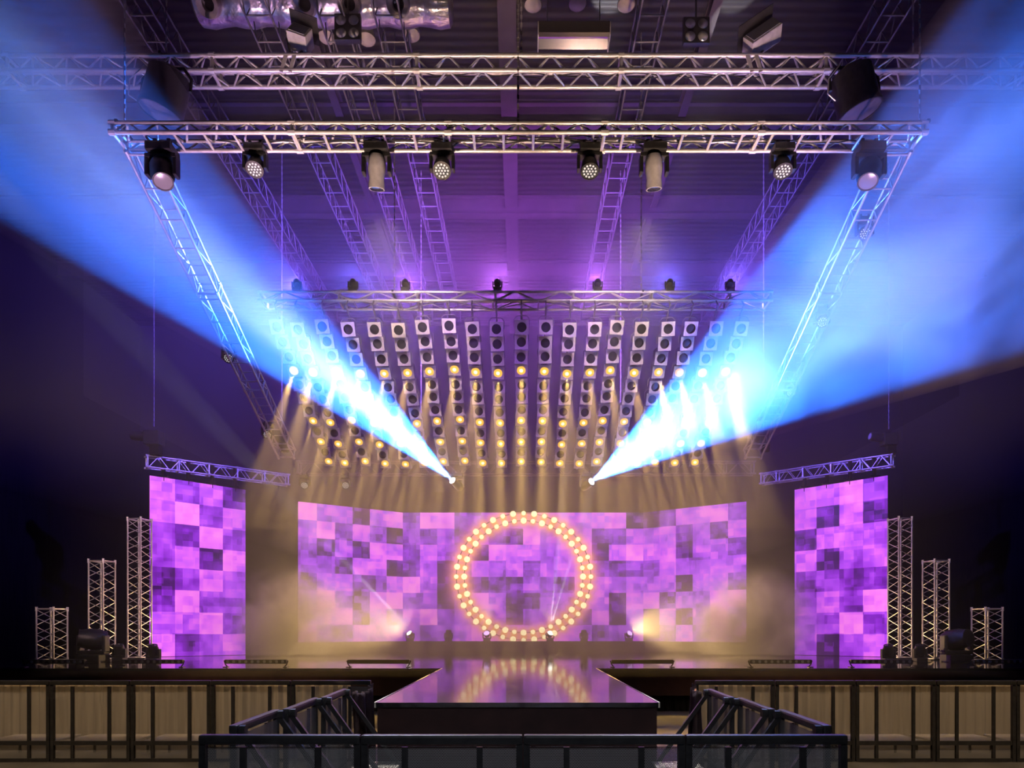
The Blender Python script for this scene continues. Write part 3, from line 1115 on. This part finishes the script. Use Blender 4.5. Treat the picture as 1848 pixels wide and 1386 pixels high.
# dark moving heads standing on the stage by the towers
for (px, d, sz, aim, lab) in ((168, 18.9, 1.75, (-0.8, -0.5, 0.1), 'big dark moving head on the stage between the left towers'),
                              (277, 19.0, 0.85, (0.1, -0.4, 1.0), 'small dark moving head in front of the left side screen'),
                              (216, 19.4, 0.85, (0.1, -0.4, 1.0), 'small dark moving head between the left middle and tall towers'),
                              (1726, 18.9, 1.75, (0.4, -0.9, 0.15), 'big dark moving head on the stage between the right towers'),
                              (1603, 19.0, 0.85, (-0.2, -0.4, 1.0), 'small dark moving head in front of the right tall tower'),
                              (1660, 19.2, 0.85, (-0.2, -0.4, 1.0), 'small dark moving head in front of the right middle tower')):
    moving_head('moving_head', lab, (at(px, 0, d).x, d, SZ), False, aim, sz, 'spot', None, 'dark moving heads on the stage')

# ------------------------------------------------------------------ truss towers
for (px, d, top, w, ang, lab) in (
        (94, 19.6, 1098, 0.52, 50, 'shortest truss tower at the far left of the stage'),
        (184, 20.4, 1012, 0.48, 50, 'middle-height truss tower on the left'),
        (252, 21.2, 937, 0.46, 50, 'tallest truss tower beside the left screen'),
        (1781, 19.6, 1098, 0.52, 40, 'shortest truss tower at the far right of the stage'),
        (1689, 20.4, 1012, 0.48, 40, 'middle-height truss tower on the right'),
        (1624, 21.2, 936, 0.46, 40, 'tallest truss tower beside the right screen')):
    x = at(px, 0, d).x
    ztop = at(0, top, d).z
    a_ = math.radians(ang) - math.atan2(x, d)
    r, u, s, t = truss('truss_tower', lab, (x, d, SZ + 0.03), (x, d, ztop - 0.02), w, w, 0.5, 0.024, 0.011,
                       up=(math.cos(a_), math.sin(a_), 0), splice=None, group='truss towers', cat='tower')
    MB().box((0, 0, -(ztop - SZ) / 2 + 0.012), (w * 1.5, w * 1.5, 0.024)).build('base_plate', M['black_metal'], r)

# ------------------------------------------------------------------ LED bars along the stage edge
ME_BAR = MB().box((0, 0, 0), (1.48, 0.11, 0.1), bevel=0.012).mesh('housing', M['black_metal'])
ME_EYE = MB().lathe([(0.036, -0.006), (0.036, 0.004), (0.026, 0.006), (0, 0.012)], axis=(0, -1, 0), seg=12).mesh('lens', M['lens_grey'], True)
bf = MB()
bf.path([(0.05, 0, 0.02), (0.02, 0, -0.05), (-0.03, 0, -0.1)], 0.014, 6)
bf.box((0, 0, -0.105), (0.1, 0.14, 0.012))
ME_FOOT = bf.mesh('bracket', M['black_metal'])
POS = ['first', 'second', 'third', 'fourth', 'fourth', 'third', 'second', 'first']
for k, (px0, px1, away) in enumerate(((42, 155, 0), (217, 333, 0), (403, 521, 0), (626, 741, 1), (1101, 1217, 1), (1349, 1467, 0), (1531, 1649, 0), (1755, 1868, 0))):
    d = 16.45
    x = at((px0 + px1) / 2, 0, d).x
    side = 'left' if k < 4 else 'right'
    z = at(0, 1194, d).z
    r = thing('led_bar', '%s black LED bar from the %s end of the stage edge%s' % (POS[k], side, ', facing away' if away else ', lens row facing out'), 'light bar',
              (x, d, z), group='LED bars on the stage edge')
    put('housing', ME_BAR, r)
    for s in (-1, 1):
        f = put('bracket', ME_FOOT, r, (s * 0.72, 0, 0))
        f.scale = (s, 1, (z - SZ) / 0.111)
    for q in range(10):
        e = put('lens', ME_EYE, r, (-0.66 + q * 0.1467, -0.058 if not away else 0.058, 0))
        if away:
            e.rotation_euler = (0, 0, PI)


# ------------------------------------------------------------------ crowd barriers
BW = 1.163
BH = 1.2


def barrier(label, loc, ang, group, brace=True):
    """Panel barrier; its front is local -Y, tread and braces are on local +Y."""
    r = thing('crowd_barrier', label, 'barrier', loc, Quaternion((0, 0, 1), ang), group)
    for s in (-1, 1):
        MB().box((s * (BW / 2 - 0.024), 0, BH / 2 - 0.02), (0.046, 0.05, BH - 0.06)).build('post', M['black_metal'], r)
    MB().box((0, 0, BH - 0.035), (BW - 0.002, 0.075, 0.07), bevel=0.02).build('top_rail', M['black_metal'], r)
    for x in (-0.27, 0.27):
        MB().box((x, 0.0, 0.56), (0.042, 0.03, 1.1)).build('upright', M['black_metal'], r)
    MB().box((0, 0, 0.28), (BW - 0.09, 0.035, 0.06)).build('lower_rail', M['black_metal'], r)
    MB().box((0, 0, 0.03), (BW - 0.09, 0.035, 0.05)).build('bottom_rail', M['black_metal'], r)
    MB().box((0, 0.02, 0.70), (BW - 0.09, 0.003, 0.82)).build('perforated_panel', M['mesh'], r)
    MB().box((0, 0.02, 0.15), (BW - 0.09, 0.003, 0.2)).build('kick_panel', M['mesh'], r)
    MB().box((0, 0.5, 0.27), (BW - 0.14, 0.62, 0.03)).build('tread', M['plate'], r)
    tr = MB()
    for x in (-0.42, 0.42):
        tr.tube((x, 0.24, 0.0), (x, 0.24, 0.26), 0.02, 8)
        tr.tube((x, 0.76, 0.0), (x, 0.76, 0.26), 0.02, 8)
    tr.build('tread_frame', M['black_metal'], r)
    if brace:
        for s in (-1, 1):
            x = s * (BW / 2 - 0.07)
            a, b = V((x, 0.03, BH - 0.05)), V((x, 0.92, 0.03))
            d = (b - a)
            q = d.to_track_quat('Z', 'X').to_matrix()
            mb = MB().box((a + b) / 2, (0.05, 0.05, d.length), q)
            mb.build('brace', M['black_metal'], r)
            MB().tube(a + V((0, -0.01, 0.0)), a + V((0, 0.06, 0.0)), 0.045, 10).build('brace_hinge', M['black_metal'], r)
    return r


NTH = ['leftmost', 'second from left', 'third from left', 'rightmost']
for k in range(4):
    x = at(357 + (k + 0.5) * 293.5, 0, 4.9).x
    barrier('black perforated barrier across the very front, %s of four' % NTH[k], (x, 4.93, 0), 0.0, 'front row of barriers', brace=False)
for k in range(5):
    x0 = at(670, 0, 10.0).x - (k + 0.5) * BW * 1.012
    barrier('black barrier facing out below the left half of the stage, %s from the catwalk' % ORD[k + 1], (x0, 10.02, 0), 0.0, 'left back row of barriers', brace=False)
    x1 = at(1254, 0, 10.0).x + (k + 0.5) * BW * 1.012
    barrier('black barrier facing out below the right half of the stage, %s from the catwalk' % ORD[k + 1], (x1, 10.02, 0), 0.0, 'right back row of barriers', brace=False)
for s, nm in ((-1, 'left'), (1, 'right')):
    for k in range(3):
        y = 8.66 - (k + 0.5) * 1.09
        xx = (-2.22 if s < 0 else 2.36) + s * 0.04 * k
        r = barrier('side barrier with slanting braces, %s side, %s from the catwalk' % (nm, ORD[k + 1]), (xx, y, 0), (-PI / 2 if s < 0 else PI / 2) - s * 0.035 * 1, 'side barriers of the pit')
        r.scale = (0.935, 0.9, 1)

# cloth hung at the gap between side and back barriers
for s, xx, x2, nm in ((-1, -2.2, at(668, 0, 9.98).x, 'left'), (1, 2.33, at(1256, 0, 9.98).x, 'right')):
    bm = bmesh.new()
    nx, nz = 26, 14
    g = []
    for i in range(nx + 1):
        u = i / nx
        row = []
        for j in range(nz + 1):
            v = j / nz
            y = 8.72 + (9.98 - 8.72) * u
            sag = 0.09 * math.sin(PI * u) * v
            x = xx + (x2 - xx) * u - s * (0.05 + 0.06 * math.sin(u * 17 + v * 1.5) * (1 - 0.6 * v) + 0.03 * math.sin(u * 41))
            row.append(bm.verts.new((x, y, 0.02 + (1.15 - sag) * v)))
        g.append(row)
    for i in range(nx):
        for j in range(nz):
            bm.faces.new((g[i][j], g[i + 1][j], g[i + 1][j + 1], g[i][j + 1]))
    me = bpy.data.meshes.new('drape_cloth')
    bm.to_mesh(me)
    bm.free()
    me.materials.append(M['drape'])
    for p in me.polygons:
        p.use_smooth = True
    o = put('drape_cloth', me)
    md = o.modifiers.new('thick', 'SOLIDIFY')
    md.thickness = 0.008
    tag(o, 'dark cloth hanging at the barrier corner on the %s of the catwalk' % nm, 'cloth')

# tan backing boards in the pit, seen through the back barriers
for s, nm in ((-1, 'left'), (1, 'right')):
    mb = MB()
    n = 240
    x0, x1 = (-10.6, -2.9) if s < 0 else (3.0, 10.8)
    prof = [(x0 + (x1 - x0) * k / n, 11.6 + 0.03 * math.sin(k * 1.3) + 0.015 * math.sin(k * 0.37)) for k in range(n + 1)]
    lo = [mb.bm.verts.new((x, y, 0.01)) for x, y in prof]
    hi = [mb.bm.verts.new((x, y, 1.02)) for x, y in prof]
    for k in range(n):
        mb.bm.faces.new((lo[k], lo[k + 1], hi[k + 1], hi[k]))
    o = mb.build('pit_curtain', M['skirt'], None, True)
    tag(o, 'pleated tan curtain behind the barriers below the %s half of the stage' % nm, 'curtain')

# ------------------------------------------------------------------ lamps high up
for s, px, tilt, nm in ((-1, 545, 0.35, 'left'), (1, 1372, -0.6, 'right')):
    x = at(px, 0, T1.y).x
    r = thing('floodlight', 'box floodlight with open barn door standing on the front truss, %s' % nm, 'lamp', (x, T1.y - 0.1, T1.z + 0.17), group='floodlights on the front truss')
    rm = Quaternion((0, 1, 0), tilt) @ Quaternion((1, 0, 0), -0.4)
    rmm = rm.to_matrix()
    c = V((0, 0, 0.42))
    MB().box(c, (0.42, 0.36, 0.34) if s < 0 else (0.74, 0.34, 0.32), rmm, bevel=0.03).build('housing', M['grey'], r)
    w2 = 0.6 if s < 0 else 0.86
    MB().box(c + rmm @ V((0, -0.1, 0.24)), (w2, 0.5, 0.015), rmm).build('barn_door', M['black_metal'], r)
    MB().box(c + rmm @ V((0, -0.185, 0)), (0.34 if s < 0 else 0.64, 0.012, 0.26), rmm).build('lens', M['lens_grey'], r)
    yb = MB().path([c + V((-0.27 if s < 0 else -0.1, 0, 0)), V((-0.2, 0, 0.1)), V((-0.18, 0, -0.05))], 0.03, 8)
    yb.path([c + V((0.1, 0.1, -0.1)), V((-0.05, 0, 0.1)), V((-0.05, 0, -0.05))], 0.025, 8)
    yb.build('yoke', M['black_metal'], r, True)
    hk = MB()
    for q in (-0.3, -0.12):
        hk.box((q, -0.14, -0.2), (0.07, 0.03, 0.36), Matrix.Rotation(0.28 * -s, 3, 'Y'))
    hk.build('clamp_plate', M['alu'], r)

for s, px, py, nm in ((-1, 628, 52, 'left'), (1, 1256, 58, 'right')):
    p = at(px, py, 14.6)
    r = thing('blinder', 'black two-by-two lamp panel hanging above the front truss, %s' % nm, 'lamp', p, group='four-lamp blinders')
    MB().box((0, 0, 0), (0.56, 0.12, 0.56), bevel=0.02).build('housing', M['black'], r)
    for i in (-1, 1):
        for j in (-1, 1):
            MB().lathe([(0.11, 0.0), (0.1, 0.02), (0.06, 0.045), (0, 0.06)], (i * 0.135, -0.06, j * 0.135), (0, -1, 0), 16).build('lamp', M['lens_grey'], r, True)
    MB().tube((0, 0, 0.28), (0, 0, HZ - p.z), 0.02, 8).build('drop_pipe', M['black_metal'], r)

for s, px, py, nm in ((-1, 290, 204, 'left'), (1, 1552, 202, 'right')):
    a = V((s * 0.3, 0.06, -1.0)).normalized()
    c = at(px, py, 13.45) - a * 0.4
    r = thing('searchlight', 'big drum searchlight hanging under the front truss, %s' % nm, 'lamp', c, group='drum searchlights')
    MB().lathe([(0, -0.4), (0.28, -0.4), (0.39, -0.32), (0.4, 0.3), (0.42, 0.35), (0.42, 0.42), (0.385, 0.42)], (0, 0, 0), a, 28).build('drum', M['black_metal'], r, True)
    MB().lathe([(0, 0.405), (0.39, 0.405)], (0, 0, 0), a, 28).build('front_disc', noisy(mat('disc_cover', rough=0.5), 6, (0.09, 0.075, 0.1), (0.15, 0.13, 0.16)), r)
    yb = MB()
    for q in (-1, 1):
        yb.path([(q * 0.48, 0, 0), (q * 0.48, 0.05, 0.3), (q * 0.3, 0.1, 0.55)], 0.03, 8)
    yb.path([(-0.3, 0.1, 0.55), (0.3, 0.1, 0.55)], 0.03, 8)
    yb.path([(0, 0.1, 0.55), (0, 0.55, t1z0 - c.z - 0.02)], 0.035, 8)
    yb.build('yoke', M['black_metal'], r, True)
    cb = MB().path([(-0.35, -0.15, 0.42), (-0.6, -0.2, 0.1), (-0.62, -0.2, -0.2), (-0.45, -0.15, -0.3)], 0.012, 6)
    cb.build('cable', M['alu'], r)

# insulated duct with nozzles
dz, dd = 15.75, 15.0
x0, x1 = at(355, 0, dd).x, at(815, 0, dd).x
du = thing('air_duct', 'foil-wrapped air duct with round nozzles at the top left of centre', 'duct', ((x0 + x1) / 2, dd, dz))
hw = (x1 - x0) / 2
mb = MB()
mb.lathe([(0, -hw), (0.4, -hw), (0.46, -hw + 0.05)] + [(0.46 + 0.03 * math.sin(k * 1.7), -hw + 0.05 + (2 * hw - 0.1) * k / 24) for k in range(25)] + [(0.4, hw), (0, hw)], (0, 0, 0), (1, 0, 0), 24)
mb.build('duct_body', M['foil'], du, True)
for px in (390, 560, 638, 724):
    x = at(px, 0, dd).x - (x0 + x1) / 2
    nz = MB().lathe([(0.25, 0.3), (0.25, 0.6), (0.23, 0.66), (0.13, 0.6), (0.12, 0.45)], (x, 0, 0), (0, -0.67, -0.74), 22).build('nozzle', M['nozzle'], du, True)
    MB().lathe([(0, 0.48), (0.125, 0.48)], (x, 0, 0), (0, -0.67, -0.74), 18).build('opening', M['velvet'], nz)
for q in (-0.7, 0.0, 0.7):
    MB().tube((q * hw, 0, 0.4), (q * hw, 0, HZ - dz), 0.015, 6).build('hanger', M['old_alu'], du)

# bell lamps under the roof
for px, py, lab in ((590, 66, 'bell-shaped roof lamp behind the left floodlight'), (662, 70, 'bell-shaped roof lamp beside the left four-lamp panel'),
                    (742, 62, 'bell-shaped roof lamp right of the left roof truss'), (962, 8, 'bell-shaped roof lamp at the top, leftmost of three right of centre'),
                    (1042, 6, 'bell-shaped roof lamp at the top, middle of three right of centre'), (1130, 8, 'bell-shaped roof lamp at the top, rightmost of three right of centre')):
    p = at(px, py, 15.9)
    r = thing('bell_lamp', lab, 'lamp', p, group='bell lamps under the roof')
    MB().lathe([(0.21, -0.02), (0.2, 0.06), (0.16, 0.18), (0.1, 0.26), (0.09, 0.42), (0, 0.43)], (0, 0, 0), (0, 0, 1), 20).build('shade', M['foil'], r, True)
    MB().lathe([(0.2, -0.02), (0.14, -0.08), (0, -0.1)], (0, 0, 0), (0, 0, 1), 20).build('diffuser', M['nozzle'], r, True)
    MB().tube((0, 0, 0.42), (0, 0, HZ - p.z), 0.012, 6).build('stem', M['old_alu'], r)

# radiant heater
p = at(1035, 70, 15.6)
r = thing('radiant_heater', 'long mirror-bright reflector trough hanging right of the hall centre', 'heater', p)
tr = MB()
prof = [(-0.28, 0.16), (-0.24, -0.06), (-0.17, -0.1), (-0.02, 0.02), (0.02, 0.02), (0.17, -0.1), (0.24, -0.06), (0.28, 0.16), (0.2, 0.18), (-0.2, 0.18)]
tr.prism([(y, z) for y, z in prof], -0.8, 0.8, 'x')
tr.build('reflector', M['mirror'], r)
for s in (-1, 1):
    MB().box((s * 0.81, 0, 0.03), (0.02, 0.5, 0.3)).build('end_cap', M['grey'], r)
    MB().tube((s * 0.6, 0, 0.17), (s * 0.6, 0, HZ - p.z), 0.012, 6).build('hanger', M['old_alu'], r)

# cables looped along the trusses
for T, x0, x1, nm, amp in ((T1, -6.0, 7.0, 'front truss', 0.07), (T2, -5.5, 6.3, 'middle truss', 0.05)):
    mb = MB()
    for c in range(3):
        pts = []
        x = x0 + c * 0.8
        k = 0
        while x < x1 - c:
            pts.append((x, T.y + 0.05 - 0.06 * c, T.z - 0.02 - amp * abs(math.sin(k * 0.55 + c)) + 0.01 * math.sin(k * 2.1)))
            x += 0.2
            k += 1
        mb.path(pts, 0.011, 5)
    o = mb.build('truss_cable', M['cable'])
    tag(o, 'black cables looped along inside the %s' % nm, 'cable')

# ------------------------------------------------------------------ haze and smoke
def haze_box(name, label, x0, x1, y0, y1, z0, z1, m):
    o = MB().box(((x0 + x1) / 2, (y0 + y1) / 2, (z0 + z1) / 2), (x1 - x0, y1 - y0, z1 - z0)).build(name, m)
    return tag(o, label, 'haze', kind='stuff')


haze_box('haze', 'thin haze hanging over the stage', -9.3, 9.3, 12.8, HY1 - 0.1, SZ + 0.01, HZ - 0.1, haze_material('hall_haze', 0.016))
for s, nm in ((-1, 'left'), (1, 'right')):
    xs = sorted((s * 9.3, s * 18.5))
    haze_box('high_haze', 'thin haze high above the %s end of the stage' % nm, xs[0], xs[1], 14.5, HY1 - 0.1, 6.9, HZ - 0.1, bpy.data.materials['hall_haze'])

for k, (p, q, half) in enumerate(BEAMS):
    n_ = (q - p).normalized()
    L = (15.0, 17.0)[k]
    mb = MB()
    h2 = math.radians(half + 0.25)
    mb.lathe([(0, -0.1), (0.15, -0.1), (0.2, 0.3), (L * math.tan(h2), L), (0, L)], (0, 0, 0), (0, 0, 1), 28)
    if k == 0:
        m_, w, r_, v_ = haze_material('beam_smoke', 0.13, 0.5, (1, 1, 0.16), 0.36, 0.66, 0.25)
    else:
        m_, w, r_, v_ = haze_material('beam_smoke_billow', 0.16, 0.5, (1, 1, 0.7), 0.42, 0.6, 0.1)
    tc = w.n('ShaderNodeTexCoord')
    sp = w.n('ShaderNodeSeparateXYZ')
    w.l(tc.outputs['Object'], sp.inputs[0])
    gr = w.n('ShaderNodeMapRange')                      # thicker further from the lamp
    gr.inputs[1].default_value = 0.0
    gr.inputs[2].default_value = 11.0
    gr.inputs[3].default_value = 0.5
    gr.inputs[4].default_value = 1.7
    w.l(sp.outputs[2], gr.inputs[0])
    w.l(w.m('MULTIPLY', r_.outputs[0], gr.outputs[0]), v_.inputs['Density'])
    m_.cycles.volume_step_rate = 0.8
    o = mb.build('beam_smoke', m_)
    o.rotation_mode = 'QUATERNION'
    o.rotation_quaternion = n_.to_track_quat('Z', 'Y')
    o.location = p
    tag(o, 'smoke drifting along the wide blue beam on the %s' % ('left', 'right')[k], 'smoke', kind='stuff')

# smoke round the lamp wall, where the amber shafts show
d0, z0 = row_point(575)
o = haze_box('lamp_haze', 'haze under the wall of lamps where amber shafts show', -7.0, 7.2, 15.0, 21.0, 4.2, 9.6, haze_material('lamp_haze', 0.035))
# thin low haze over the stage floor, fading upwards
m_, w, r_, v_ = haze_material('low_haze', 0.11, 0.35, (1, 1, 1), 0.3, 0.7, 0.3)
tc = w.n('ShaderNodeTexCoord')
sp = w.n('ShaderNodeSeparateXYZ')
w.l(tc.outputs['Object'], sp.inputs[0])
fd = w.n('ShaderNodeMapRange')
fd.interpolation_type = 'SMOOTHSTEP'
fd.inputs[1].default_value = SZ
fd.inputs[2].default_value = 4.4
fd.inputs[3].default_value = 1.0
fd.inputs[4].default_value = 0.0
w.l(sp.outputs[2], fd.inputs[0])
w.l(w.m('MULTIPLY', r_.outputs[0], fd.outputs[0]), v_.inputs['Density'])
haze_box('low_haze', 'thin amber haze lying over the stage floor', -8.8, 8.8, 16.6, 27.6, SZ + 0.012, 4.5, m_)
# low smoke on the stage
for s, nm in ((-1, 'left'), (1, 'right')):
    mb = MB()
    bmesh.ops.create_uvsphere(mb.bm, u_segments=24, v_segments=14, radius=1.0)
    for v in mb.bm.verts:
        v.co = V((v.co.x * 2.3, v.co.y * 2.0, max(v.co.z, -0.5) * 2.1))
    m_, w, r_, v_ = haze_material('stage_smoke', 2.2, 0.7, (1, 1, 1), 0.36, 0.7, 0.0)
    ge = w.n('ShaderNodeTexCoord')
    ln = w.n('ShaderNodeVectorMath', operation='MULTIPLY')
    ln.inputs[1].default_value = (1 / 2.3, 1 / 2.0, 1 / 2.1)
    w.l(ge.outputs['Object'], ln.inputs[0])
    le = w.n('ShaderNodeVectorMath', operation='LENGTH')
    w.l(ln.outputs[0], le.inputs[0])
    fade = w.n('ShaderNodeMapRange')
    fade.interpolation_type = 'SMOOTHSTEP'
    fade.inputs[1].default_value = 1.0
    fade.inputs[2].default_value = 0.25
    fade.inputs[3].default_value = 0.0
    fade.inputs[4].default_value = 1.0
    w.l(le.outputs['Value'], fade.inputs[0])
    w.l(w.m('MULTIPLY', r_.outputs[0], fade.outputs[0]), v_.inputs['Density'])
    o = mb.build('stage_smoke', m_, None, True, (s * 7.6, 22.6, SZ + 1.1))
    tag(o, 'amber-lit smoke cloud on the stage at the %s end of the big screen' % nm, 'smoke', kind='stuff')
